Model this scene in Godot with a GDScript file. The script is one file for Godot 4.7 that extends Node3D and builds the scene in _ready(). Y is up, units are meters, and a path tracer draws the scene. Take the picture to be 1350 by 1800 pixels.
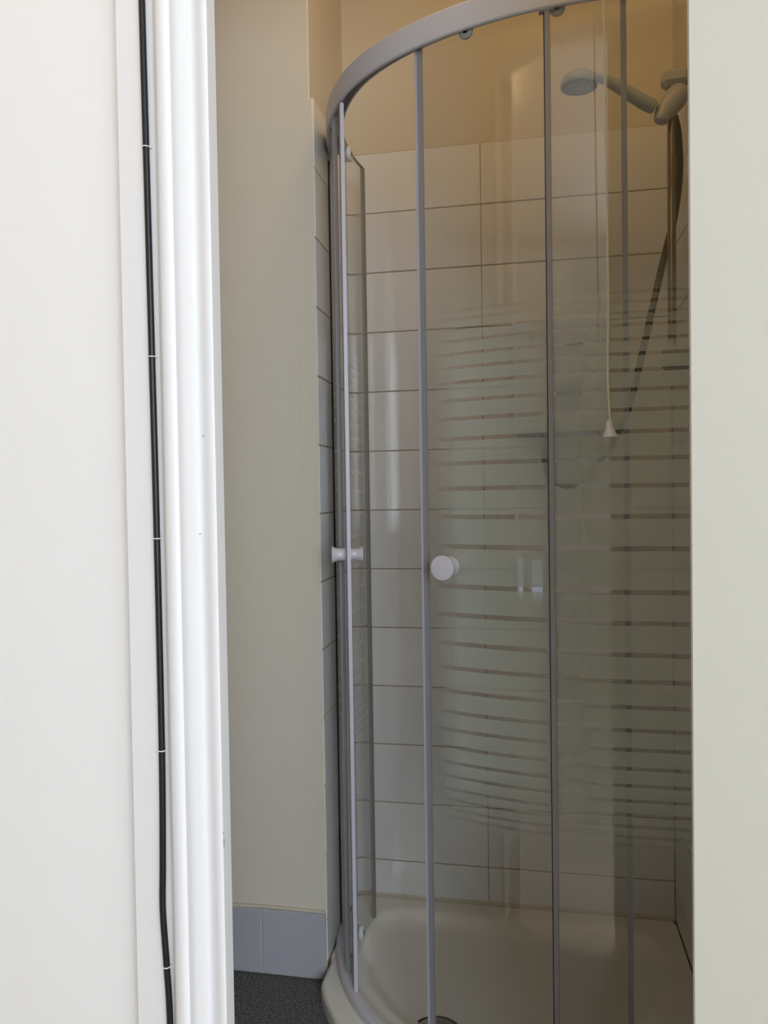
extends Node3D
# A curved shower enclosure seen from a hall through a doorway. Floor of the shower room at y = 0, tiled back wall at z = 0, camera in the hall looking towards -z.

var M := {}
var used := {}


class MB:
	var p := PackedVector3Array()
	var c := PackedColorArray()

	func tri(a: Vector3, b: Vector3, d: Vector3) -> void:
		p.append(a); p.append(b); p.append(d)

	func quad(a: Vector3, b: Vector3, d: Vector3, e: Vector3) -> void:
		tri(a, b, d); tri(a, d, e)

	func add(o: MB, t := Transform3D()) -> MB:
		for v in o.p:
			p.append(t * v)
		return self

	func mesh(angle := 38.0, closed := true) -> ArrayMesh:
		var n := p.size() / 3
		if closed:
			var vol := 0.0
			for i in n:
				vol += p[i * 3].dot(p[i * 3 + 1].cross(p[i * 3 + 2]))
			if vol > 0.0:   # Godot's front faces run clockwise
				for i in n:
					var s := p[i * 3 + 1]
					p[i * 3 + 1] = p[i * 3 + 2]
					p[i * 3 + 2] = s
		var fn := PackedVector3Array()
		var at := {}
		for i in n:
			var f := (p[i * 3 + 2] - p[i * 3]).cross(p[i * 3 + 1] - p[i * 3])
			fn.append(f)
			for k in 3:
				var key := Vector3i((p[i * 3 + k] * 20000.0).round())
				if not at.has(key):
					at[key] = []
				at[key].append(i)
		var nn := PackedVector3Array()
		var lim := cos(deg_to_rad(angle))
		for i in n:
			var own := fn[i].normalized()
			for k in 3:
				var sum := Vector3.ZERO
				for j in at[Vector3i((p[i * 3 + k] * 20000.0).round())]:
					if fn[j].normalized().dot(own) > lim:
						sum += fn[j]
				nn.append(sum.normalized() if sum.length() > 1e-14 else own)
		var a := []
		a.resize(Mesh.ARRAY_MAX)
		a[Mesh.ARRAY_VERTEX] = p
		a[Mesh.ARRAY_NORMAL] = nn
		if c.size() == p.size():
			a[Mesh.ARRAY_COLOR] = c
		var m := ArrayMesh.new()
		m.add_surface_from_arrays(Mesh.PRIMITIVE_TRIANGLES, a)
		return m


# ---------- shapes ----------
func box(lo: Vector3, hi: Vector3, bev := 0.0) -> MB:
	# a block with all twelve edges chamfered
	var b := MB.new()
	var ctr := (lo + hi) * 0.5
	var h := (hi - lo) * 0.5
	bev = minf(bev, minf(h.x, minf(h.y, h.z)) * 0.9)
	if bev <= 0.0:
		for ax in 3:
			for s in [-1.0, 1.0]:
				var n := Vector3.ZERO; n[ax] = s * h[ax]
				var u := Vector3.ZERO; u[(ax + 1) % 3] = h[(ax + 1) % 3]
				var w := Vector3.ZERO; w[(ax + 2) % 3] = h[(ax + 2) % 3]
				if s > 0: b.quad(ctr + n - u - w, ctr + n + u - w, ctr + n + u + w, ctr + n - u + w)
				else: b.quad(ctr + n - u - w, ctr + n - u + w, ctr + n + u + w, ctr + n + u - w)
		return b
	var g := h - Vector3.ONE * bev
	for ax in 3:
		for s in [-1.0, 1.0]:
			var n := Vector3.ZERO; n[ax] = s * h[ax]
			var u := Vector3.ZERO; u[(ax + 1) % 3] = g[(ax + 1) % 3]
			var w := Vector3.ZERO; w[(ax + 2) % 3] = g[(ax + 2) % 3]
			if s > 0: b.quad(ctr + n - u - w, ctr + n + u - w, ctr + n + u + w, ctr + n - u + w)
			else: b.quad(ctr + n - u - w, ctr + n - u + w, ctr + n + u + w, ctr + n + u - w)
	for ax in 3:
		var a2 := (ax + 1) % 3
		var a3 := (ax + 2) % 3
		for s in [-1.0, 1.0]:
			for t in [-1.0, 1.0]:
				var q := []
				for e in [-1.0, 1.0]:
					var v1 := Vector3.ZERO; v1[ax] = e * g[ax]; v1[a2] = s * h[a2]; v1[a3] = t * g[a3]
					var v2 := Vector3.ZERO; v2[ax] = e * g[ax]; v2[a2] = s * g[a2]; v2[a3] = t * h[a3]
					q.append(v1); q.append(v2)
				if s * t > 0: b.quad(ctr + q[0], ctr + q[2], ctr + q[3], ctr + q[1])
				else: b.quad(ctr + q[0], ctr + q[1], ctr + q[3], ctr + q[2])
	for x in [-1.0, 1.0]:
		for y in [-1.0, 1.0]:
			for z in [-1.0, 1.0]:
				var v1 := ctr + Vector3(x * h.x, y * g.y, z * g.z)
				var v2 := ctr + Vector3(x * g.x, y * h.y, z * g.z)
				var v3 := ctr + Vector3(x * g.x, y * g.y, z * h.z)
				if x * y * z > 0: b.tri(v1, v2, v3)
				else: b.tri(v1, v3, v2)
	return b


func prism(poly: PackedVector2Array, y0: float, y1: float) -> MB:
	# a plan outline (x, z) raised from y0 to y1
	var b := MB.new()
	var n := poly.size()
	if Geometry2D.is_polygon_clockwise(poly):
		poly.reverse()
	for i in n:
		var a := poly[i]
		var d := poly[(i + 1) % n]
		b.quad(Vector3(a.x, y0, a.y), Vector3(a.x, y1, a.y), Vector3(d.x, y1, d.y), Vector3(d.x, y0, d.y))
	var t := Geometry2D.triangulate_polygon(poly)
	for i in t.size() / 3:
		var a := poly[t[i * 3]]
		var d := poly[t[i * 3 + 1]]
		var e := poly[t[i * 3 + 2]]
		b.tri(Vector3(a.x, y1, a.y), Vector3(e.x, y1, e.y), Vector3(d.x, y1, d.y))
		b.tri(Vector3(a.x, y0, a.y), Vector3(d.x, y0, d.y), Vector3(e.x, y0, e.y))
	# make all faces agree with the side walls
	var c2 := 0.0
	for i in n:
		c2 += poly[i].x * poly[(i + 1) % n].y - poly[(i + 1) % n].x * poly[i].y
	var f := (b.p[2] - b.p[0]).cross(b.p[1] - b.p[0])
	var top := (b.p[n * 6 + 2] - b.p[n * 6]).cross(b.p[n * 6 + 1] - b.p[n * 6])
	var e0 := poly[1] - poly[0]
	var out2 := Vector2(e0.y, -e0.x) * signf(c2)
	if (f.dot(Vector3(out2.x, 0, out2.y)) > 0) != (top.y > 0):
		for i in range(n * 2, b.p.size() / 3):
			var s := b.p[i * 3 + 1]
			b.p[i * 3 + 1] = b.p[i * 3 + 2]
			b.p[i * 3 + 2] = s
	return b


func normal_at(path: PackedVector2Array, i: int) -> Vector2:
	var a := path[maxi(i - 1, 0)]
	var d := path[mini(i + 1, path.size() - 1)]
	var t := (d - a).normalized()
	return Vector2(-t.y, t.x)


func sweep(path: PackedVector2Array, prof: PackedVector2Array) -> MB:
	# a convex section (outwards, y) drawn along a plan path, with end caps
	var b := MB.new()
	var n := prof.size()
	var rows := []
	for i in path.size():
		var nn := normal_at(path, i)
		var r := PackedVector3Array()
		for q in prof:
			r.append(Vector3(path[i].x + nn.x * q.x, q.y, path[i].y + nn.y * q.x))
		rows.append(r)
	for i in path.size() - 1:
		for k in n:
			var k2 := (k + 1) % n
			b.quad(rows[i][k], rows[i][k2], rows[i + 1][k2], rows[i + 1][k])
	var l := path.size() - 1
	for k in range(1, n - 1):
		b.tri(rows[0][0], rows[0][k + 1], rows[0][k])
		b.tri(rows[l][0], rows[l][k], rows[l][k + 1])
	return b


func rect(n0: float, n1: float, y0: float, y1: float, bev := 0.0) -> PackedVector2Array:
	if bev <= 0.0:
		return PackedVector2Array([Vector2(n0, y0), Vector2(n0, y1), Vector2(n1, y1), Vector2(n1, y0)])
	return PackedVector2Array([Vector2(n0, y0 + bev), Vector2(n0, y1 - bev), Vector2(n0 + bev, y1), Vector2(n1 - bev, y1), Vector2(n1, y1 - bev), Vector2(n1, y0 + bev), Vector2(n1 - bev, y0), Vector2(n0 + bev, y0)])


func lathe(prof: PackedVector2Array, seg := 28) -> MB:
	# (radius, height) turned about y
	var b := MB.new()
	for i in prof.size() - 1:
		for k in seg:
			var a0 := TAU * k / seg
			var a1 := TAU * ((k + 1) % seg) / seg
			var p0 := Vector3(cos(a0) * prof[i].x, prof[i].y, sin(a0) * prof[i].x)
			var p1 := Vector3(cos(a1) * prof[i].x, prof[i].y, sin(a1) * prof[i].x)
			var p2 := Vector3(cos(a1) * prof[i + 1].x, prof[i + 1].y, sin(a1) * prof[i + 1].x)
			var p3 := Vector3(cos(a0) * prof[i + 1].x, prof[i + 1].y, sin(a0) * prof[i + 1].x)
			if prof[i].x > 1e-6: b.tri(p0, p1, p2)
			if prof[i + 1].x > 1e-6: b.tri(p0, p2, p3)
	return b


func along(from: Vector3, dir: Vector3) -> Transform3D:
	# turns +y to dir
	var y := dir.normalized()
	var x := y.cross(Vector3(0.31, 0.2, 0.93)).normalized()
	return Transform3D(Basis(x, y, x.cross(y)), from)


func tube(pts: PackedVector3Array, radii: PackedFloat32Array, seg := 12) -> MB:
	var b := MB.new()
	var rows := []
	var ref := Vector3(0.13, 0.21, 0.97)
	for i in pts.size():
		var t := (pts[mini(i + 1, pts.size() - 1)] - pts[maxi(i - 1, 0)]).normalized()
		var u := (ref - t * ref.dot(t)).normalized()
		ref = u
		var w := t.cross(u)
		var r: float = radii[mini(i, radii.size() - 1)]
		var row := PackedVector3Array()
		for k in seg:
			var a := TAU * k / seg
			row.append(pts[i] + (u * cos(a) + w * sin(a)) * r)
		rows.append(row)
	for i in pts.size() - 1:
		for k in seg:
			var k2 := (k + 1) % seg
			b.quad(rows[i][k], rows[i][k2], rows[i + 1][k2], rows[i + 1][k])
	var l := pts.size() - 1
	for k in seg:
		var k2 := (k + 1) % seg
		b.tri(pts[0], rows[0][k2], rows[0][k])
		b.tri(pts[l], rows[l][k], rows[l][k2])
	return b


func curve3(ctrl: PackedVector3Array, steps := 8) -> PackedVector3Array:
	var out := PackedVector3Array()
	for i in ctrl.size() - 1:
		for s in steps:
			out.append(ctrl[i].cubic_interpolate(ctrl[i + 1], ctrl[maxi(i - 1, 0)], ctrl[mini(i + 2, ctrl.size() - 1)], float(s) / steps))
	out.append(ctrl[-1])
	return out


func curve2(ctrl: PackedVector2Array, steps := 6) -> PackedVector2Array:
	var out := PackedVector2Array()
	for i in ctrl.size() - 1:
		for s in steps:
			out.append(ctrl[i].cubic_interpolate(ctrl[i + 1], ctrl[maxi(i - 1, 0)], ctrl[mini(i + 2, ctrl.size() - 1)], float(s) / steps))
	out.append(ctrl[-1])
	return out


func offset(path: PackedVector2Array, d: float) -> PackedVector2Array:
	var out := PackedVector2Array()
	for i in path.size():
		out.append(path[i] + normal_at(path, i) * d)
	return out


func length_of(path: PackedVector2Array) -> float:
	var s := 0.0
	for i in path.size() - 1:
		s += path[i].distance_to(path[i + 1])
	return s


func piece(path: PackedVector2Array, s0: float, s1: float, steps := 24) -> PackedVector2Array:
	# the stretch of a path between two lengths along it
	var out := PackedVector2Array()
	for k in steps + 1:
		out.append(point_at(path, lerpf(s0, s1, float(k) / steps)))
	return out


func point_at(path: PackedVector2Array, s: float) -> Vector2:
	for i in path.size() - 1:
		var d := path[i].distance_to(path[i + 1])
		if s <= d or i == path.size() - 2:
			return path[i].lerp(path[i + 1], s / d)
		s -= d
	return path[-1]


func where_x(path: PackedVector2Array, x: float) -> float:
	# length along a path at which it reaches x
	var s := 0.0
	for i in path.size() - 1:
		var d := path[i].distance_to(path[i + 1])
		if path[i].x <= x and path[i + 1].x > x:
			return s + d * (x - path[i].x) / (path[i + 1].x - path[i].x)
		s += d
	return s


# ---------- nodes ----------
func numbered(called: String) -> String:
	var n: int = used.get(called, -1) + 1
	used[called] = n
	return called if n == 0 else "%s_%03d" % [called, n]


func tag(o: Node3D, label: String, category := "", kind := "") -> Node3D:
	if label: o.set_meta("label", label)
	if category: o.set_meta("category", category)
	if kind: o.set_meta("kind", kind)
	return o


func thing(called: String, label: String, category: String, at := Vector3.ZERO) -> Node3D:
	var o := Node3D.new()
	o.name = numbered(called)
	o.position = at
	add_child(o)
	tag(o, label, category)
	return o


func obj(called: String, b: MB, mat: Material, parent: Node3D = null, angle := 38.0, closed := true) -> MeshInstance3D:
	var o := MeshInstance3D.new()
	var m := b.mesh(angle, closed)
	m.surface_set_material(0, mat)
	o.mesh = m
	o.name = numbered(called) if parent == null else called
	if parent == null: add_child(o)
	else: parent.add_child(o, true)
	return o


func struct(called: String, b: MB, mat: Material, label: String, category := "wall", angle := 38.0) -> MeshInstance3D:
	var o := obj(called, b, mat, null, angle)
	tag(o, label, category, "structure")
	return o


# ---------- materials ----------
func mat(called: String, col: Color, rough := 0.5, metal := 0.0) -> StandardMaterial3D:
	var m := StandardMaterial3D.new()
	m.resource_name = called
	m.albedo_color = col
	m.roughness = rough
	m.metallic = metal
	M[called] = m
	return m


func noise_tex(freq: float, seed_: int, size := 512, ramp: Gradient = null) -> NoiseTexture2D:
	var f := FastNoiseLite.new()
	f.seed = seed_
	f.frequency = freq
	f.fractal_octaves = 4
	var t := NoiseTexture2D.new()
	t.width = size
	t.height = size
	t.seamless = true
	t.noise = f
	if ramp: t.color_ramp = ramp
	return t


func grad(a: Color, b: Color) -> Gradient:
	var g := Gradient.new()
	g.set_color(0, a)
	g.set_color(1, b)
	return g


func relief(m: StandardMaterial3D, t: Texture2D, scale: float, cm: float) -> void:
	m.uv1_triplanar = true
	m.uv1_world_triplanar = true
	m.uv1_scale = Vector3.ONE * scale
	m.heightmap_enabled = true
	m.heightmap_texture = t
	m.heightmap_scale = cm


func materials() -> void:
	var lumps := noise_tex(0.012, 3)
	var m := mat("hall_plaster", Color(0.915, 0.895, 0.880), 0.75)
	relief(m, lumps, 1.6, 0.05)
	m = mat("room_plaster", Color(0.85, 0.815, 0.745), 0.7)
	relief(m, lumps, 2.2, 0.06)
	m = mat("cream_gloss", Color(0.785, 0.765, 0.715), 0.45)
	relief(m, lumps, 1.1, 0.03)
	m = mat("white_gloss", Color(0.93, 0.92, 0.92), 0.22)
	relief(m, lumps, 2.5, 0.012)
	mat("white_matt", Color(0.89, 0.87, 0.86), 0.55)
	mat("ceiling_white", Color(0.90, 0.885, 0.86), 0.8)
	var soft := noise_tex(0.006, 9, 256)
	var k := 0
	for c in [Color(0.905, 0.90, 0.885), Color(0.915, 0.91, 0.895), Color(0.895, 0.89, 0.88)]:
		m = mat("tile_%d" % k, c, 0.09)
		relief(m, soft, 3.0, 0.03)
		k += 1
	m = mat("skirting_tile", Color(0.70, 0.695, 0.715), 0.2)
	mat("grout", Color(0.64, 0.56, 0.47), 0.9)
	mat("pale_grout", Color(0.80, 0.76, 0.69), 0.9)
	m = mat("vinyl", Color(1, 1, 1), 0.6)
	var sp := noise_tex(0.11, 21, 512, grad(Color(0.16, 0.165, 0.165), Color(0.52, 0.525, 0.52)))
	m.albedo_texture = sp
	m.uv1_triplanar = true
	m.uv1_world_triplanar = true
	m.uv1_scale = Vector3.ONE * 2.6
	m = mat("hall_floor", Color(0.74, 0.69, 0.62), 0.5)
	mat("acrylic", Color(0.92, 0.91, 0.87), 0.09)
	mat("white_aluminium", Color(0.83, 0.825, 0.85), 0.35)
	mat("grey_channel", Color(0.61, 0.605, 0.62), 0.4)
	mat("clear_channel", Color(0.52, 0.50, 0.46), 0.3)
	mat("glass_edge", Color(0.20, 0.22, 0.17), 0.25)
	mat("seal", Color(0.79, 0.78, 0.825), 0.4)
	mat("rubber", Color(0.07, 0.075, 0.07), 0.6)
	mat("knob_white", Color(0.86, 0.84, 0.86), 0.25)
	mat("plastic_white", Color(0.84, 0.84, 0.84), 0.3)
	mat("plastic_grey", Color(0.62, 0.65, 0.65), 0.35)
	mat("bracket_white", Color(0.68, 0.68, 0.68), 0.35)
	mat("nozzle_grey", Color(0.46, 0.49, 0.49), 0.45)
	mat("chrome", Color(0.56, 0.52, 0.46), 0.22, 1.0)
	mat("hose_metal", Color(0.42, 0.39, 0.34), 0.35, 1.0)
	mat("print_grey", Color(0.25, 0.26, 0.28), 0.6)
	mat("cable_black", Color(0.03, 0.028, 0.033), 0.42)
	mat("clip_white", Color(0.88, 0.88, 0.86), 0.4)
	mat("cord_cream", Color(0.86, 0.82, 0.70), 0.8)
	m = mat("glass", Color(0.27, 0.34, 0.26, 0.060), 0.0)
	m.transparency = BaseMaterial3D.TRANSPARENCY_ALPHA
	m = mat("frost", Color(0.77, 0.80, 0.75, 0.50), 0.55)
	m.transparency = BaseMaterial3D.TRANSPARENCY_ALPHA
	m.vertex_color_use_as_albedo = true
	m.cull_mode = BaseMaterial3D.CULL_DISABLED
	m = mat("window_glass", Color(0.8, 0.85, 0.85, 0.03), 0.0)
	m.transparency = BaseMaterial3D.TRANSPARENCY_ALPHA
	m = mat("lamp_glow", Color(1.0, 0.93, 0.8), 0.4)
	m.emission_enabled = true
	m.emission = Color(1.0, 0.80, 0.50)
	m.emission_energy_multiplier = 9.0


func _ready() -> void:
	# ---------- camera, sky, lights, exposure ----------
	var cam := Camera3D.new()
	cam.name = "camera"
	cam.fov = 67.143
	cam.near = 0.02
	cam.transform = Transform3D(Basis(Vector3(0.9819, -0.0152, -0.1888), Vector3(0.0106, 0.9996, -0.0254), Vector3(0.1891, 0.0230, 0.9817)).orthonormalized(), Vector3(0.4, 1.07, 1.927))
	add_child(cam)
	cam.current = true
	var we := WorldEnvironment.new()
	we.name = "world_environment"
	var env := Environment.new()
	env.background_mode = Environment.BG_COLOR
	env.background_color = Color(0.80, 0.88, 1.0)
	env.background_energy_multiplier = 3.0
	env.tonemap_mode = Environment.TONE_MAPPER_LINEAR
	env.tonemap_exposure = 1.10
	env.sdfgi_enabled = true
	env.ssao_enabled = true
	env.ssil_enabled = true
	we.environment = env
	add_child(we)
	# daylight coming in at the hall window
	var day := AreaLight3D.new()
	day.name = "hall_window_daylight"
	day.area_size = Vector2(1.5, 1.5)
	day.area_normalize_energy = false
	day.light_color = Color(0.90, 0.955, 1.0)
	day.light_energy = 2.6
	day.shadow_enabled = true
	day.set("area_range", 12.0)
	add_child(day)
	day.look_at_from_position(Vector3(1.75, 1.55, 3.86), Vector3(1.75, 1.55, 0.0))

	materials()
	shell()
	enclosure()
	tray()
	shower()
	small_things()


# ---------- the rooms ----------
func tiled(parent: Node3D, origin: Vector3, u: Vector3, n: Vector3, us: Array, ys: Array, rng: RandomNumberGenerator) -> void:
	# ceramic tiles standing proud of their grout on a wall: u runs along the wall, n out of it
	var shared := {}
	for i in us.size() - 1:
		for j in ys.size() - 1:
			var w: float = us[i + 1] - us[i] - 0.0014
			var h: float = ys[j] - ys[j + 1] - 0.0023
			if w < 0.004 or h < 0.004: continue
			var key := "%d %d %d" % [int(w * 1e4), int(h * 1e4), rng.randi() % 3]
			if not shared.has(key):
				var b := box(Vector3(-w / 2, -h / 2, -0.007), Vector3(w / 2, h / 2, 0.0), 0.0012)
				var m := b.mesh(10.0)
				m.surface_set_material(0, M["tile_" + key.split(" ")[2]])
				shared[key] = m
			var o := MeshInstance3D.new()
			o.name = "tile"
			o.mesh = shared[key]
			var tilt := Basis(Vector3.UP, rng.randf_range(-0.0022, 0.0022)) * Basis(u, rng.randf_range(-0.0022, 0.0022))
			o.transform = Transform3D(tilt * Basis(u, Vector3.UP, n), origin + u * ((us[i] + us[i + 1]) / 2) + Vector3.UP * ((ys[j] + ys[j + 1]) / 2) + n * rng.randf_range(-0.0003, 0.0003))
			parent.add_child(o, true)


func shell() -> void:
	var rng := RandomNumberGenerator.new()
	rng.seed = 11
	var H := 2.5
	struct("floor", box(Vector3(-1.1, -0.1, -0.15), Vector3(0.95, 0.0, 1.15)), M.vinyl, "dark grey speckled vinyl floor of the shower room", "floor")
	struct("floor", box(Vector3(-1.75, -0.1, 1.15), Vector3(2.7, 0.0, 4.1)), M.hall_floor, "floor of the hall outside the doorway", "floor")
	struct("ceiling", box(Vector3(-1.75, H, -0.15), Vector3(2.7, H + 0.1, 4.1)), M.ceiling_white, "plain white ceiling above both rooms", "ceiling")
	var ys := [1.93]
	for k in 12:
		ys.append(1.78 - 0.15 * k)
	ys.append(0.037)
	# back wall
	var w := struct("wall_back", box(Vector3(-0.2, 0, -0.15), Vector3(0.86, H, -0.008)), M.room_plaster, "cream plaster back wall of the shower with white tiles up to head height")
	obj("grout", box(Vector3(-0.062, 0.02, -0.012), Vector3(0.731, 1.93, -0.0022)), M.grout, w)
	obj("sealant", tube(PackedVector3Array([Vector3(-0.055, 0.0385, -0.0005), Vector3(0.3, 0.0385, -0.0005), Vector3(0.726, 0.0385, -0.0005)]), PackedFloat32Array([0.0055]), 8), M.pale_grout, w)
	tiled(w, Vector3.ZERO, Vector3.RIGHT, Vector3.BACK, [-0.056, 0.2824, 0.5824, 0.727], ys, rng)
	# pier left of the shower
	w = struct("wall_left", box(Vector3(-1.0, 0, -0.15), Vector3(-0.064, H, 0.30), 0.003).add(box(Vector3(-0.10, 0, -0.12), Vector3(-0.0575, 1.926, 0.3004), 0.003)), M.room_plaster, "plain plaster wall left of the shower with a tiled return")
	obj("grout", box(Vector3(-0.068, 0.02, -0.004), Vector3(-0.0571, 1.925, 0.2965)), M.grout, w)
	tiled(w, Vector3(-0.056, 0, 0), Vector3.FORWARD, Vector3.RIGHT, [-0.2975, -0.001], ys, rng)
	# right wall of the shower
	w = struct("wall_right", box(Vector3(0.735, 0, -0.15), Vector3(0.86, H, 1.1)), M.room_plaster, "tiled wall on the right inside the shower, behind the riser rail")
	obj("grout", box(Vector3(0.7292, 0.02, -0.004), Vector3(0.739, 1.93, 0.905)), M.grout, w)
	tiled(w, Vector3(0.727, 0, 0), Vector3.BACK, Vector3.LEFT, [0.001, 0.2, 0.5, 0.8, 0.905], ys, rng)
	struct("wall_side", box(Vector3(-1.1, 0, 0.30), Vector3(-1.0, H, 1.1)), M.room_plaster, "plain plaster side wall of the shower room, hidden by the doorway")
	# the wall with the doorway
	struct("wall_front", box(Vector3(-1.65, 0, 1.1), Vector3(0.045, H, 1.179)).add(box(Vector3(0.045, 2.10, 1.1), Vector3(0.80, H, 1.179))), M.hall_plaster, "smooth white plaster wall filling the far left beside the doorway")
	struct("trim_2", box(Vector3(-0.0097, 0, 1.177), Vector3(0.05, 2.2, 1.2), 0.0012), M.white_matt, "flat white painted board standing proud of the plaster, with the black cable on it", "door frame")
	struct("wall_corner", prism(PackedVector2Array([Vector2(0.5375, 1.203), Vector2(0.5395, 1.2005), Vector2(0.80, 1.1), Vector2(2.6, 1.1), Vector2(2.6, 1.90), Vector2(0.542, 1.2063), Vector2(0.5386, 1.2052)]), 0.0, H), M.cream_gloss, "plain cream painted wall with a crisp edge at the far right")
	# the rest of the hall
	struct("wall_side", box(Vector3(-1.75, 0, 1.1), Vector3(-1.65, H, 4.0)), M.hall_plaster, "white side wall of the hall, behind the viewer")
	struct("wall_side", box(Vector3(2.6, 0, 1.1), Vector3(2.7, H, 4.0)), M.hall_plaster, "white wall at the end of the hall, beyond the cream wall")
	var hb := box(Vector3(-1.75, 0, 3.9), Vector3(0.95, 0.40, 4.0))
	hb.add(box(Vector3(-1.75, 0.66, 3.9), Vector3(0.95, H, 4.0))).add(box(Vector3(-1.75, 0.40, 3.9), Vector3(-1.32, 0.66, 4.0))).add(box(Vector3(-0.98, 0.40, 3.9), Vector3(-0.76, 0.66, 4.0))).add(box(Vector3(-0.47, 0.40, 3.9), Vector3(0.95, 0.66, 4.0)))
	hb.add(box(Vector3(2.55, 0, 3.9), Vector3(2.7, H, 4.0))).add(box(Vector3(0.95, 0, 3.9), Vector3(2.55, 0.75, 4.0))).add(box(Vector3(0.95, 2.35, 3.9), Vector3(2.55, H, 4.0)))
	struct("wall_window", hb, M.hall_plaster, "white wall of the hall with the window, behind the viewer")
	var fr := box(Vector3(0.95, 0.75, 3.93), Vector3(1.01, 2.35, 3.98), 0.004)
	fr.add(box(Vector3(2.49, 0.75, 3.93), Vector3(2.55, 2.35, 3.98), 0.004)).add(box(Vector3(1.01, 0.75, 3.93), Vector3(2.49, 0.81, 3.98), 0.004)).add(box(Vector3(1.01, 2.29, 3.93), Vector3(2.49, 2.35, 3.98), 0.004)).add(box(Vector3(1.725, 0.81, 3.93), Vector3(1.775, 2.29, 3.98), 0.004))
	var win := struct("window_1", fr, M.white_gloss, "white framed window of the hall", "window")
	obj("pane", box(Vector3(1.01, 0.81, 3.953), Vector3(1.725, 2.29, 3.957)), M.window_glass, win)
	obj("pane", box(Vector3(1.775, 0.81, 3.953), Vector3(2.49, 2.29, 3.957)), M.window_glass, win)
	var low := struct("window_2", box(Vector3(-1.32, 0.40, 3.94), Vector3(-0.98, 0.412, 3.97)).add(box(Vector3(-0.76, 0.40, 3.94), Vector3(-0.47, 0.412, 3.97))), M.white_gloss, "low two-pane window of the hall near the floor", "window")
	obj("pane", box(Vector3(-1.32, 0.412, 3.953), Vector3(-0.98, 0.66, 3.957)), M.window_glass, low)
	obj("pane", box(Vector3(-0.76, 0.412, 3.953), Vector3(-0.47, 0.66, 3.957)), M.window_glass, low)
	# moulded architrave down the left side of the doorway
	var a0 := 0.0335
	var aw := 0.0640
	var arc := PackedVector2Array([Vector2(a0, 1.2)])
	for q in [[0.0, 0.003], [0.06, 0.0085], [0.13, 0.0125], [0.20, 0.0150], [0.27, 0.0157], [0.32, 0.0147], [0.345, 0.0130], [0.37, 0.0142], [0.44, 0.0168], [0.52, 0.0175], [0.62, 0.0172], [0.655, 0.0168], [0.665, 0.0128], [0.72, 0.0130], [0.79, 0.0150], [0.86, 0.0180], [0.92, 0.0196], [0.97, 0.0200], [0.995, 0.0194], [1.0, 0.0182]]:
		arc.append(Vector2(a0 + aw * q[0], 1.2 + q[1]))
	arc.append(Vector2(a0 + aw, 1.2))
	var tr := struct("trim_1", prism(arc, 0.0, 2.16), M.white_gloss, "glossy white moulded architrave down the left side of the doorway", "architrave", 30.0)
	for q in [[0.0970, 0.7290, 0.0013, 0.0042, 1.2186], [0.0968, 0.7385, 0.0009, 0.0012, 1.2188], [0.0835, 1.1300, 0.0008, 0.0012, 1.2146], [0.0765, 1.0335, 0.0016, 0.0005, 1.2128]]:
		obj("paint_chip", box(Vector3(q[0] - q[2], q[1] - q[3], q[4] - 0.001), Vector3(q[0] + q[2], q[1] + q[3], q[4] + 0.0007), 0.0003), M.plastic_grey, tr)
	# low tiled skirting on the plaster wall left of the shower
	var sk := struct("baseboard_left", box(Vector3(-1.0, 0, 0.2985), Vector3(-0.0585, 0.149, 0.3045)), M.pale_grout, "one course of pale blue-grey tiles as skirting under the plaster wall", "skirting")
	for x in [[-0.205, -0.0575], [-0.505, -0.205], [-0.805, -0.505], [-1.0, -0.805]]:
		obj("tile", box(Vector3(x[0] + 0.0015, 0.003, 0.300), Vector3(x[1] - 0.0015, 0.1475, 0.3085), 0.0015), M.skirting_tile, sk)
	obj("grout_bead", tube(PackedVector3Array([Vector3(-1.0, 0.150, 0.3035), Vector3(-0.6, 0.1515, 0.3035), Vector3(-0.27, 0.149, 0.3040), Vector3(-0.21, 0.151, 0.3035), Vector3(-0.06, 0.150, 0.3035)]), PackedFloat32Array([0.0035]), 8), M.pale_grout, sk)


# ---------- shower enclosure ----------
const LINES := [1.3859, 1.3714, 1.3541, 1.3348, 1.3120, 1.2885, 1.2624, 1.2315, 1.1995, 1.1646, 1.1219, 1.0781, 1.0284, 0.9766, 0.9062, 0.8561, 0.8050, 0.7617, 0.7203, 0.6828, 0.6511, 0.6204, 0.5927, 0.5679, 0.5450, 0.5261, 0.5092, 0.4953]
var rail_path: PackedVector2Array


func rail_curve() -> void:
	var c := PackedVector2Array([Vector2(-0.054, 0.165), Vector2(-0.048, 0.215), Vector2(-0.036, 0.269), Vector2(-0.019, 0.322), Vector2(0.003, 0.374), Vector2(0.031, 0.422), Vector2(0.062, 0.463), Vector2(0.099, 0.499), Vector2(0.136, 0.528), Vector2(0.173, 0.552), Vector2(0.220, 0.577), Vector2(0.267, 0.597), Vector2(0.325, 0.616), Vector2(0.394, 0.632), Vector2(0.4735, 0.6405), Vector2(0.56, 0.644), Vector2(0.65, 0.644), Vector2(0.725, 0.643)])
	var q := curve2(c, 6)
	for pass_ in 14:
		var r := q.duplicate()
		for i in range(1, q.size() - 1):
			r[i] = q[i] * 0.5 + (q[i - 1] + q[i + 1]) * 0.25
		q = r
	rail_path = q


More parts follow.
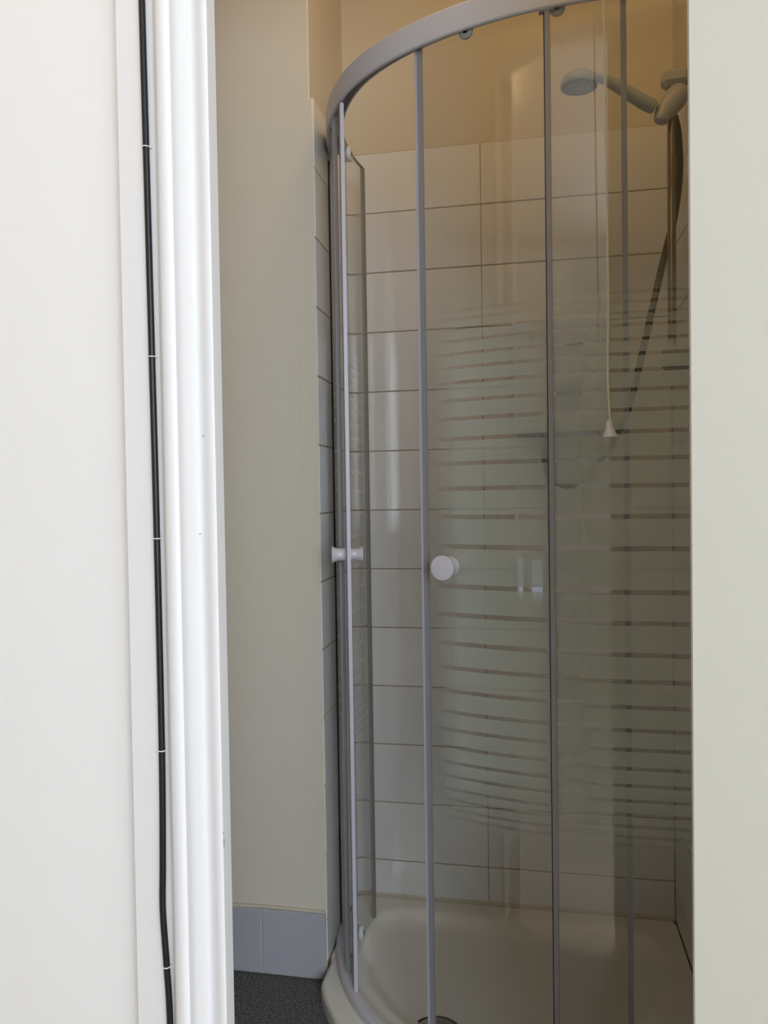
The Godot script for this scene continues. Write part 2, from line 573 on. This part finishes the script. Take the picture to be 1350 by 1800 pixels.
func frost(path: PackedVector2Array, out: float, parent: Node3D) -> void:
	# etched bars on the glass, clear lines left between them; the etching fades out towards the sides and the ends
	var L := length_of(path)
	var edges := [[1.450, 1.410, 0.0, 0.22], [1.410, LINES[0] + 0.0025, 0.22, 0.36]]
	for i in LINES.size() - 1:
		var mid: float = 1.0 - absf(i - 13.0) / 14.0
		var gap: float = lerpf(0.0020, 0.0042, mid)
		var ramp := func(k: float) -> float: return clampf(0.36 + 0.64 * minf(k, 27.0 - k) / 5.0, 0.0, 1.0)
		edges.append([LINES[i] - gap, LINES[i + 1] + gap, ramp.call(float(i)), ramp.call(float(i + 1))])
	edges.append([LINES[-1] - 0.0022, 0.470, 0.36, 0.22])
	edges.append([0.470, 0.430, 0.22, 0.0])
	var n := path.size() - 1
	for e in edges:
		var b := MB.new()
		for i in n:
			var q := []
			var al := []
			for k in [i, i + 1]:
				var nn := normal_at(path, k) * out
				q.append(path[k] + nn)
				var s: float = L * k / n
				al.append(smoothstep(0.003, 0.075, minf(s, L - s)))
			var v := [Vector3(q[0].x, e[0], q[0].y), Vector3(q[1].x, e[0], q[1].y), Vector3(q[1].x, e[1], q[1].y), Vector3(q[0].x, e[1], q[0].y)]
			var cc := [Color(1, 1, 1, al[0] * e[2]), Color(1, 1, 1, al[1] * e[2]), Color(1, 1, 1, al[1] * e[3]), Color(1, 1, 1, al[0] * e[3])]
			for k in [0, 1, 2, 0, 2, 3]:
				b.p.append(v[k])
				b.c.append(cc[k])
		obj("frosted_bar", b, M.frost, parent, 60.0, false)


func knob(base: Vector3, n: Vector3, parent: Node3D, size := 1.0) -> void:
	var b := lathe(PackedVector2Array([Vector2(0, 0), Vector2(0.0165, 0), Vector2(0.0170, 0.002), Vector2(0.0155, 0.006), Vector2(0.0148, 0.012), Vector2(0.0150, 0.018), Vector2(0.0162, 0.024), Vector2(0.0186, 0.0295), Vector2(0.0200, 0.0315), Vector2(0.0205, 0.0330), Vector2(0.0200, 0.0345), Vector2(0.0185, 0.0352), Vector2(0.008, 0.0358), Vector2(0, 0.0360)]), 32)
	var t := along(base, n)
	obj("knob", MB.new().add(b, Transform3D(t.basis.scaled(Vector3.ONE * size), t.origin)), M.knob_white, parent)


func roller(at: Vector3, n: Vector3, parent: Node3D, r: float, half: float, m: Material, called := "roller") -> void:
	var b := lathe(PackedVector2Array([Vector2(0, -half), Vector2(r * 0.85, -half), Vector2(r, -half * 0.6), Vector2(r, half * 0.6), Vector2(r * 0.85, half), Vector2(r * 0.4, half), Vector2(r * 0.36, half * 0.5), Vector2(0, half * 0.5)]), 24)
	obj(called, MB.new().add(b, along(at, n)), m, parent)
	obj("axle", MB.new().add(lathe(PackedVector2Array([Vector2(0, half * 0.4), Vector2(r * 0.34, half * 0.4), Vector2(r * 0.3, half * 1.1), Vector2(0, half * 1.1)]), 12), along(at, n)), M.rubber, parent)


func v3(q: Vector2, y: float) -> Vector3:
	return Vector3(q.x, y, q.y)


func enclosure() -> void:
	rail_curve()
	var t := thing("shower_enclosure", "curved glass shower enclosure with white rails and two sliding doors standing ajar", "shower")
	var TOP := 1.852
	# rails
	obj("top_rail", sweep(rail_path, PackedVector2Array([Vector2(0, TOP + 0.002), Vector2(0.001, TOP + 0.040), Vector2(-0.002, TOP + 0.0455), Vector2(-0.008, TOP + 0.047), Vector2(-0.036, TOP + 0.047), Vector2(-0.036, TOP + 0.017), Vector2(-0.033, TOP + 0.017), Vector2(-0.033, TOP + 0.041), Vector2(-0.007, TOP + 0.041), Vector2(-0.007, TOP), Vector2(-0.002, TOP)])), M.white_aluminium, t)
	obj("bottom_track", sweep(rail_path, PackedVector2Array([Vector2(0.007, 0.0353), Vector2(0.008, 0.050), Vector2(0.004, 0.0555), Vector2(-0.004, 0.057), Vector2(-0.014, 0.0545), Vector2(-0.016, 0.0353)])), M.white_aluminium, t)
	obj("wall_profile", box(Vector3(-0.0562, 0.036, 0.150), Vector3(-0.040, TOP + 0.005, 0.176), 0.002), M.white_aluminium, t)
	obj("wall_seal", box(Vector3(-0.0562, 0.040, 0.176), Vector3(-0.0535, TOP - 0.005, 0.1815)), M.rubber, t)
	obj("end_cap", box(Vector3(-0.056, 0.0356, 0.158), Vector3(-0.040, 0.060, 0.186), 0.003), M.plastic_grey, t)
	obj("end_cap", box(Vector3(-0.056, TOP - 0.012, 0.155), Vector3(-0.040, TOP + 0.010, 0.186), 0.003), M.plastic_grey, t)
	obj("wall_profile", box(Vector3(0.700, 0.036, 0.622), Vector3(0.7268, TOP + 0.005, 0.646), 0.002), M.white_aluminium, t)
	# fixed pane on the left, close to the tiled return
	var fl := piece(offset(rail_path, -0.010), 0.014, 0.185, 10)
	var p1 := obj("fixed_panel", sweep(fl, rect(-0.0025, 0.0025, 0.057, TOP + 0.035)), M.glass, t)
	frost(fl, 0.0029, p1)
	var fe := piece(fl, length_of(fl) - 0.001, length_of(fl) + 0.009, 2)
	obj("edge_strip", sweep(piece(offset(rail_path, -0.010), 0.184, 0.195, 3), rect(-0.005, 0.005, 0.058, TOP, 0.001)), M.grey_channel, p1)
	# fixed pane on the right, running to the right wall
	var ip := offset(rail_path, -0.008)
	var s0 := where_x(ip, 0.4285)
	var fr := piece(ip, s0, where_x(ip, 0.712), 16)
	var p2 := obj("fixed_panel", sweep(fr, rect(-0.0025, 0.0025, 0.057, TOP + 0.035)), M.glass, t)
	frost(fr, 0.0029, p2)
	obj("edge_strip", sweep(piece(ip, s0 - 0.001, s0 + 0.0070, 3), rect(-0.0040, 0.0040, 0.058, TOP + 0.005, 0.001)), M.grey_channel, p2)
	obj("edge_seal", sweep(piece(ip, s0 - 0.003, s0 - 0.001, 2), rect(-0.0045, 0.001, 0.058, TOP + 0.005)), M.rubber, p2)
	obj("top_clamp", sweep(piece(ip, s0 - 0.010, s0 + 0.014, 3), rect(-0.006, 0.006, TOP - 0.004, TOP + 0.004, 0.001)), M.grey_channel, p2)
	# right sliding door
	var dp := offset(rail_path, -0.021)
	s0 = where_x(dp, 0.2055)
	var s1 := where_x(dp, 0.5550)
	var dr := piece(dp, s0 + 0.010, s1 - 0.006, 26)
	var d2 := obj("sliding_door", sweep(dr, rect(-0.0025, 0.0025, 0.042, TOP + 0.030)), M.glass, t)
	frost(dr, 0.0029, d2)
	obj("edge_seal", sweep(piece(dp, s0 - 0.0020, s0 + 0.0025, 3), rect(-0.0042, 0.0042, 0.040, TOP + 0.010, 0.0015)), M.seal, d2)
	obj("edge_strip", sweep(piece(dp, s0 + 0.0025, s0 + 0.0105, 3), rect(-0.0036, 0.0036, 0.040, TOP + 0.010, 0.001)), M.grey_channel, d2)
	obj("edge_strip", sweep(piece(dp, s1 - 0.0085, s1, 3), rect(-0.0040, 0.0040, 0.040, TOP + 0.010, 0.001)), M.grey_channel, d2)
	for x in [0.2989, 0.4485]:
		var s := where_x(dp, x)
		var q := point_at(dp, s)
		var n2 := (point_at(dp, s + 0.01) - point_at(dp, s - 0.01)).normalized()
		var n := Vector3(-n2.y, 0, n2.x)
		roller(v3(q, TOP + 0.003) + n * 0.006, n, d2, 0.0125, 0.004, M.plastic_grey)
		roller(v3(q, 0.062) - n * 0.010, -n, d2, 0.0115, 0.004, M.plastic_white)
	var s := where_x(dp, 0.258)
	var q := point_at(dp, s)
	var t2 := (point_at(dp, s + 0.01) - point_at(dp, s - 0.01)).normalized()
	var n := Vector3(-t2.y, 0, t2.x)
	var kf := (n + Vector3(0, 0, 0.25)).normalized()   # the knob sits a little askew on the curve
	knob(v3(q, 0.9415) + n * 0.003, kf, d2, 1.06)
	knob(v3(q, 0.9415) - n * 0.003, -n, d2, 1.06)
	# left sliding door, pushed back along the left wall
	var A := Vector2(0.0115, 0.1080)
	var B := Vector2(0.0355, 0.4150)
	var lp := PackedVector2Array()
	var cr := (B - A).normalized()
	var out := Vector2(-cr.y, cr.x)
	for k in 41:
		var f := k / 40.0
		lp.append(A.lerp(B, f) + out * (0.0207 * 4.0 * f * (1.0 - f)))
	var L := length_of(lp)
	var dl := piece(lp, 0.006, L - 0.006, 22)
	var d1 := obj("sliding_door", sweep(dl, rect(-0.0025, 0.0025, 0.042, TOP - 0.004)), M.glass, t)
	frost(dl, 0.0029, d1)
	obj("top_edge", sweep(dl, rect(-0.0026, 0.0026, TOP - 0.006, TOP - 0.0035)), M.glass_edge, d1)
	obj("edge_seal", sweep(piece(lp, L - 0.008, L + 0.002, 3), rect(-0.0038, 0.0038, 0.040, TOP - 0.002, 0.0015)), M.seal, d1)
	obj("edge_strip", sweep(piece(lp, L - 0.020, L - 0.008, 3), rect(-0.0044, 0.0044, 0.040, TOP - 0.002, 0.001)), M.grey_channel, d1)
	obj("edge_strip", sweep(piece(lp, 0.0, 0.009, 3), rect(-0.0040, 0.0040, 0.040, TOP - 0.004, 0.001)), M.clear_channel, d1)
	var kq := point_at(lp, L - 0.034)
	var kt := (point_at(lp, L - 0.03) - point_at(lp, L - 0.04)).normalized()
	var kn := Vector3(-kt.y, 0, kt.x)
	knob(v3(kq, 0.9475) + kn * 0.003, kn, d1, 0.86)
	knob(v3(kq, 0.9475) - kn * 0.003, -kn, d1, 0.80)
	for y in [1.823, 0.080]:
		var rq := point_at(lp, 0.140)
		var rn := Vector3(out.x, 0, out.y)
		roller(v3(rq, y) - rn * 0.0085, -rn, d1, 0.0165, 0.0055, M.plastic_white)
		roller(v3(rq, y) + rn * 0.0085, rn, d1, 0.0120, 0.0045, M.plastic_grey)
	var hq := point_at(lp, L - 0.075)
	obj("roller_housing", MB.new().add(box(Vector3(-0.010, -0.021, -0.009), Vector3(0.010, 0.021, 0.005), 0.0025), Transform3D(Basis(Vector3.UP, -PI / 2 + 0.05), v3(hq, 1.838) + Vector3(-0.013, 0, 0))), M.plastic_grey, d1)
	obj("screw", MB.new().add(lathe(PackedVector2Array([Vector2(0, 0), Vector2(0.0034, 0), Vector2(0.003, 0.0022), Vector2(0, 0.0025)]), 12), along(v3(hq, 1.836) + Vector3(-0.019, 0, 0), Vector3(-1, 0, 0.3))), M.rubber, d1)
	obj("guide_block", MB.new().add(box(Vector3(-0.010, -0.019, -0.007), Vector3(0.010, 0.019, 0.006), 0.0025), Transform3D(Basis(Vector3.UP, -PI / 2 + 0.05), v3(hq, 0.066) + Vector3(-0.010, 0, 0))), M.plastic_grey, d1)
	for dy in [0.0, -0.008]:
		obj("screw", MB.new().add(lathe(PackedVector2Array([Vector2(0, 0), Vector2(0.0026, 0), Vector2(0.0022, 0.0020), Vector2(0, 0.0022)]), 12), along(v3(hq, 0.066 + dy) + Vector3(-0.0165, 0, 0.002), Vector3(-1, 0, 0.3))), M.rubber, d1)


# ---------- shower tray ----------
func tray() -> void:
	var op := offset(rail_path, 0.050)
	var poly := PackedVector2Array([Vector2(-0.0545, 0.002)])
	for q in op:
		var x := maxf(q.x, -0.0545)
		if q.y > 0.20: poly.append(Vector2(minf(x, 0.725), q.y))
	poly.append(Vector2(0.725, 0.002))
	var c := Vector2(0.34, 0.30)
	var N := 160
	var d := PackedFloat32Array()
	for k in N:
		var dir := Vector2.from_angle(TAU * k / N)
		var best := 9.0
		for i in poly.size():
			var hit = Geometry2D.segment_intersects_segment(c, c + dir * 2.0, poly[i], poly[(i + 1) % poly.size()])
			if hit != null: best = minf(best, c.distance_to(hit))
		d.append(best)
	# the lip of the basin: rounder and further in, further still at the curved front that carries the track
	var e := PackedFloat32Array()
	for k in N:
		var p := c + Vector2.from_angle(TAU * k / N) * d[k]
		var fr := smoothstep(0.20, 0.42, p.y)
		e.append(d[k] - lerpf(0.050, 0.100, fr))
	for pass_ in 30:
		var r := e.duplicate()
		for k in N:
			r[k] = minf(e[k], e[k] * 0.5 + (e[(k + 1) % N] + e[(k + N - 1) % N]) * 0.25)
		e = r
	var rings := []
	for spec in [[0, 0.0, 0.0], [0, 0.0, 0.022], [0, 0.002, 0.028], [0, 0.006, 0.0325], [0, 0.013, 0.035], [1, 0.0, 0.035], [1, 0.006, 0.0342], [1, 0.014, 0.0315], [1, 0.030, 0.0215], [1, 0.044, 0.0150], [1, 0.062, 0.0115], [1, 0.095, 0.0098]]:
		var row := PackedVector3Array()
		for k in N:
			var rr: float = (d[k] if spec[0] == 0 else e[k]) - spec[1]
			var p := c + Vector2.from_angle(TAU * k / N) * rr
			var y: float = spec[2]
			var rim := c + Vector2.from_angle(TAU * k / N) * d[k]
			if spec[0] == 0 and y > 0.02 and (rim.y < 0.01 or rim.x > 0.72 or (rim.x < -0.05 and rim.y < 0.27)):
				y = 0.035
			row.append(Vector3(p.x, y, p.y))
		rings.append(row)
	var b := MB.new()
	for i in rings.size() - 1:
		for k in N:
			var k2 := (k + 1) % N
			b.quad(rings[i][k], rings[i][k2], rings[i + 1][k2], rings[i + 1][k])
	var mid := Vector3(c.x, 0.0085, c.y)
	for k in N:
		b.tri(rings[-1][k], rings[-1][(k + 1) % N], mid)
		b.tri(Vector3(c.x, 0, c.y), rings[0][(k + 1) % N], rings[0][k])
	var t := thing("shower_tray", "low off-white curved shower tray under the glass enclosure", "shower tray")
	obj("basin", b, M.acrylic, t, 50.0)
	var dr := lathe(PackedVector2Array([Vector2(0, -0.002), Vector2(0.047, -0.002), Vector2(0.048, 0.002), Vector2(0.044, 0.006), Vector2(0.030, 0.010), Vector2(0.012, 0.012), Vector2(0, 0.0122)]), 36)
	obj("drain_cover", MB.new().add(dr, Transform3D(Basis(), Vector3(0.205, 0.010, 0.452))), M.chrome, t)
	var ring := lathe(PackedVector2Array([Vector2(0.047, -0.001), Vector2(0.053, -0.001), Vector2(0.052, 0.003), Vector2(0.047, 0.003), Vector2(0.047, -0.001)]), 36)
	obj("drain_ring", MB.new().add(ring, Transform3D(Basis(), Vector3(0.205, 0.0105, 0.452))), M.rubber, t)


# ---------- the shower itself ----------
func shower() -> void:
	# riser rail on the right wall
	var t := thing("riser_rail", "slim chrome shower riser rail between white wall brackets", "shower rail")
	obj("bar", tube(PackedVector3Array([Vector3(0.6905, 1.350, 0.22), Vector3(0.6915, 1.925, 0.22)]), PackedFloat32Array([0.0085]), 20), M.chrome, t)
	for y in [1.9205, 1.345]:
		var h := 0.0165 if y > 1.5 else 0.026
		var b := box(Vector3(0.672, y - h, 0.202), Vector3(0.7268, y + h, 0.240), 0.009)
		obj("bracket", b, M.bracket_white, t)
	obj("slider_holder", tube(curve3(PackedVector3Array([Vector3(0.664, 1.823, 0.246), Vector3(0.667, 1.830, 0.245), Vector3(0.675, 1.847, 0.240), Vector3(0.690, 1.866, 0.236), Vector3(0.704, 1.884, 0.234), Vector3(0.712, 1.896, 0.233), Vector3(0.7145, 1.900, 0.233)]), 4), PackedFloat32Array([0.004, 0.009, 0.012, 0.014, 0.0150, 0.016, 0.017, 0.0185, 0.020, 0.0215, 0.0225, 0.023, 0.0235, 0.024, 0.024, 0.0235, 0.0225, 0.021, 0.019, 0.0165, 0.013, 0.0105, 0.008, 0.0055, 0.003]), 18), M.bracket_white, t)
	# hand shower and its hose
	var s := thing("hand_shower", "grey-white hand shower with a round head clipped on the riser rail", "shower head")
	var hc := Vector3(0.5025, 1.8960, 0.28)
	var dn := Vector3(0.03, 1.0, 0.02).normalized()
	obj("head", MB.new().add(lathe(PackedVector2Array([Vector2(0, 0.003), Vector2(0.0345, 0.003), Vector2(0.0362, 0.000), Vector2(0.0375, 0.002), Vector2(0.0378, 0.008), Vector2(0.0360, 0.015), Vector2(0.0310, 0.022), Vector2(0.0230, 0.0275), Vector2(0.0120, 0.0305), Vector2(0, 0.0315)]), 36), along(hc, dn)), M.plastic_grey, s)
	var fp := MB.new().add(lathe(PackedVector2Array([Vector2(0, -0.0005), Vector2(0.030, -0.0005), Vector2(0.031, 0.002), Vector2(0.030, 0.004), Vector2(0, 0.004)]), 32))
	obj("spray_plate", MB.new().add(fp, along(hc, dn)), M.nozzle_grey, s)
	var ribs := MB.new()
	for k in 18:
		ribs.add(box(Vector3(0.013, -0.0016, -0.0016), Vector3(0.027, 0.002, 0.0016), 0.0006), Transform3D(Basis(Vector3.UP, TAU * k / 18), Vector3.ZERO))
	ribs.add(lathe(PackedVector2Array([Vector2(0, -0.0022), Vector2(0.0095, -0.0022), Vector2(0.0105, 0.0), Vector2(0, 0.001)]), 20))
	obj("nozzles", MB.new().add(ribs, along(hc, dn)), M.plastic_grey, s)
	obj("handle", tube(curve3(PackedVector3Array([hc + Vector3(0.012, 0.016, -0.002), Vector3(0.534, 1.9130, 0.279), Vector3(0.552, 1.9090, 0.276), Vector3(0.575, 1.8970, 0.271), Vector3(0.605, 1.8790, 0.264), Vector3(0.632, 1.8638, 0.256), Vector3(0.6545, 1.8525, 0.251)]), 4), PackedFloat32Array([0.012, 0.0115, 0.011, 0.0105, 0.0100, 0.0096, 0.0094, 0.0094, 0.0096, 0.0100, 0.0106, 0.0112, 0.0118, 0.0122, 0.0126, 0.0130, 0.0134, 0.0137, 0.0139, 0.0141, 0.0142, 0.0142, 0.0141, 0.0138, 0.012]), 18), M.plastic_grey, s)
	var hp := curve3(PackedVector3Array([Vector3(0.700, 1.852, 0.2055), Vector3(0.7065, 1.822, 0.205), Vector3(0.7095, 1.785, 0.203), Vector3(0.7105, 1.748, 0.202), Vector3(0.7080, 1.700, 0.198), Vector3(0.6990, 1.640, 0.196), Vector3(0.6865, 1.590, 0.195), Vector3(0.6720, 1.530, 0.192), Vector3(0.6560, 1.458, 0.188), Vector3(0.6370, 1.368, 0.172), Vector3(0.6066, 1.240, 0.150), Vector3(0.570, 1.165, 0.125), Vector3(0.535, 1.118, 0.108), Vector3(0.490, 1.085, 0.094), Vector3(0.452, 1.094, 0.078), Vector3(0.4315, 1.130, 0.062), Vector3(0.4290, 1.165, 0.054), Vector3(0.4290, 1.1845, 0.0535)]), 34)
	var hr := PackedFloat32Array()
	for k in hp.size():
		hr.append(0.0078 if k % 3 != 0 else 0.0066)
	var hose := obj("hose", tube(hp, hr, 12), M.hose_metal, s)
	tag(hose, "ribbed metal hose hanging in a loop")
	# electric shower unit
	var u := thing("shower_unit", "white electric shower unit on the tiled wall seen through the frosted glass", "shower unit")
	obj("casing", box(Vector3(0.357, 1.203, -0.0002), Vector3(0.573, 1.482, 0.082), 0.012), M.plastic_white, u, 50.0)
	obj("dial", MB.new().add(lathe(PackedVector2Array([Vector2(0, 0), Vector2(0.029, 0), Vector2(0.027, 0.014), Vector2(0.022, 0.019), Vector2(0, 0.020)]), 28), along(Vector3(0.487, 1.300, 0.0815), Vector3(0, 0, 1))), M.plastic_grey, u)
	var pr := MB.new()
	for k in 5:
		pr.add(box(Vector3(0.396 + k * 0.0030, 1.4290, 0.0815), Vector3(0.3982 + k * 0.0030, 1.4325, 0.0823)))
	for k in 3:
		pr.add(box(Vector3(0.4000 + k * 0.0035, 1.4235, 0.0815), Vector3(0.4022 + k * 0.0035, 1.4252, 0.0823)))
	tag(obj("printed_marks", pr, M.print_grey, u, 38.0, false), "", "", "stuff")
	pr = MB.new()
	for k in 9:
		pr.add(box(Vector3(0.4790 + k * 0.0045, 1.4050 + k * 0.0003, 0.0815), Vector3(0.4822 + k * 0.0045, 1.4110 + k * 0.0004 + (0.003 if k == 7 else 0.0), 0.0823)))
	tag(obj("printed_marks", pr, M.print_grey, u, 38.0, false), "", "", "stuff")
	obj("outlet", tube(PackedVector3Array([Vector3(0.429, 1.186, 0.0535), Vector3(0.429, 1.2025, 0.0535)]), PackedFloat32Array([0.0115]), 16), M.chrome, u)


# ---------- cord, cable, lamps ----------
func lamp(at: Vector3, label: String, energy: float, r: float) -> void:
	var t := thing("ceiling_lamp", label, "lamp", at)
	var drop := 2.5 - at.y
	obj("rose", MB.new().add(lathe(PackedVector2Array([Vector2(0, 0), Vector2(0.045, 0), Vector2(0.045, -0.008), Vector2(0.03, -0.016), Vector2(0.006, -drop + r + 0.02), Vector2(0.018, -drop + r + 0.015), Vector2(0.018, -drop + r * 0.8), Vector2(0, -drop + r * 0.8)]), 24), Transform3D(Basis(), Vector3(0, drop, 0))), M.plastic_white, t)
	var pr := PackedVector2Array()
	for k in 13:
		var a := -PI / 2 + PI * k / 12
		pr.append(Vector2(r * cos(a) if k != 0 and k != 12 else 0.0, r * sin(a)))
	obj("bulb", lathe(pr, 24), M.lamp_glow, t, 60.0)
	var o := OmniLight3D.new()
	o.name = "lamp_light"
	o.light_color = Color(1.0, 0.875, 0.62)
	o.light_energy = energy
	o.light_size = r * 0.9
	o.omni_range = 8.0
	o.omni_attenuation = 2.0
	o.shadow_enabled = true
	t.add_child(o, true)


func small_things() -> void:
	# pull cord of the ceiling switch
	var t := thing("pull_cord", "thin cream pull cord ending in a small white conical handle in front of the glass", "pull cord")
	obj("cord", tube(curve3(PackedVector3Array([Vector3(0.4985, 2.476, 0.82), Vector3(0.5015, 1.95, 0.82), Vector3(0.5025, 1.74, 0.82), Vector3(0.5043, 1.509, 0.82), Vector3(0.5053, 1.354, 0.82), Vector3(0.5038, 1.245, 0.82), Vector3(0.5046, 1.205, 0.82), Vector3(0.5064, 1.164, 0.82)]), 6), PackedFloat32Array([0.00150]), 8), M.cord_cream, t)
	obj("handle", MB.new().add(lathe(PackedVector2Array([Vector2(0, 0.0005), Vector2(0.0088, 0.0005), Vector2(0.0100, -0.0003), Vector2(0.0097, 0.0014), Vector2(0.0074, 0.0065), Vector2(0.0055, 0.0125), Vector2(0.0045, 0.0175), Vector2(0.0041, 0.0222), Vector2(0.0036, 0.0228), Vector2(0, 0.0228)]), 28), Transform3D(Basis(Vector3(0, 0, 1), 0.06), Vector3(0.5065, 1.1445, 0.82))), M.knob_white, t)
	obj("switch_body", MB.new().add(lathe(PackedVector2Array([Vector2(0, 0), Vector2(0.038, 0), Vector2(0.038, -0.010), Vector2(0.026, -0.024), Vector2(0.008, -0.030), Vector2(0, -0.030)]), 28), Transform3D(Basis(), Vector3(0.4985, 2.5, 0.82))), M.plastic_white, t)
	# black cable clipped beside the architrave
	var k := thing("cable", "black cable running down beside the white architrave, held by thin white clips", "cable")
	var cp := curve3(PackedVector3Array([Vector3(0.0190, 2.30, 1.2032), Vector3(0.0205, 1.90, 1.2032), Vector3(0.0222, 1.560, 1.2032), Vector3(0.0232, 1.422, 1.2032), Vector3(0.0246, 1.212, 1.2032), Vector3(0.0257, 1.029, 1.2032), Vector3(0.0260, 0.812, 1.2032), Vector3(0.0244, 0.70, 1.2032), Vector3(0.0232, 0.648, 1.2032), Vector3(0.0262, 0.589, 1.2032), Vector3(0.0284, 0.533, 1.2032), Vector3(0.0290, 0.40, 1.2032), Vector3(0.0290, 0.004, 1.2032)]), 8)
	obj("sheath", tube(cp, PackedFloat32Array([0.0033]), 16), M.cable_black, k)
	for y in [1.4216, 1.2122, 1.0287, 0.8123, 0.5889, 1.63, 1.84, 0.38, 0.17]:
		var x := 0.0
		for i in cp.size() - 1:
			if cp[i].y >= y and cp[i + 1].y < y:
				x = lerpf(cp[i].x, cp[i + 1].x, (cp[i].y - y) / (cp[i].y - cp[i + 1].y))
		var b := MB.new()
		var pts := PackedVector3Array([Vector3(x - 0.0052, y, 1.2004), Vector3(x - 0.0036, y, 1.2030)])
		for j in 9:
			var a := PI - PI * j / 8
			pts.append(Vector3(x + 0.0036 * cos(a), y, 1.2034 + 0.0036 * sin(a)))
		pts.append(Vector3(x + 0.0036, y, 1.2030))
		pts.append(Vector3(x + 0.0052, y, 1.2004))
		obj("clip", tube(pts, PackedFloat32Array([0.0006]), 6), M.clip_white, k)
	lamp(Vector3(-0.275, 2.37, 1.90), "warm globe lamp on the hall ceiling", 0.07, 0.05)
	lamp(Vector3(0.40, 2.39, 0.70), "warm globe lamp on the ceiling of the shower room", 0.026, 0.055)
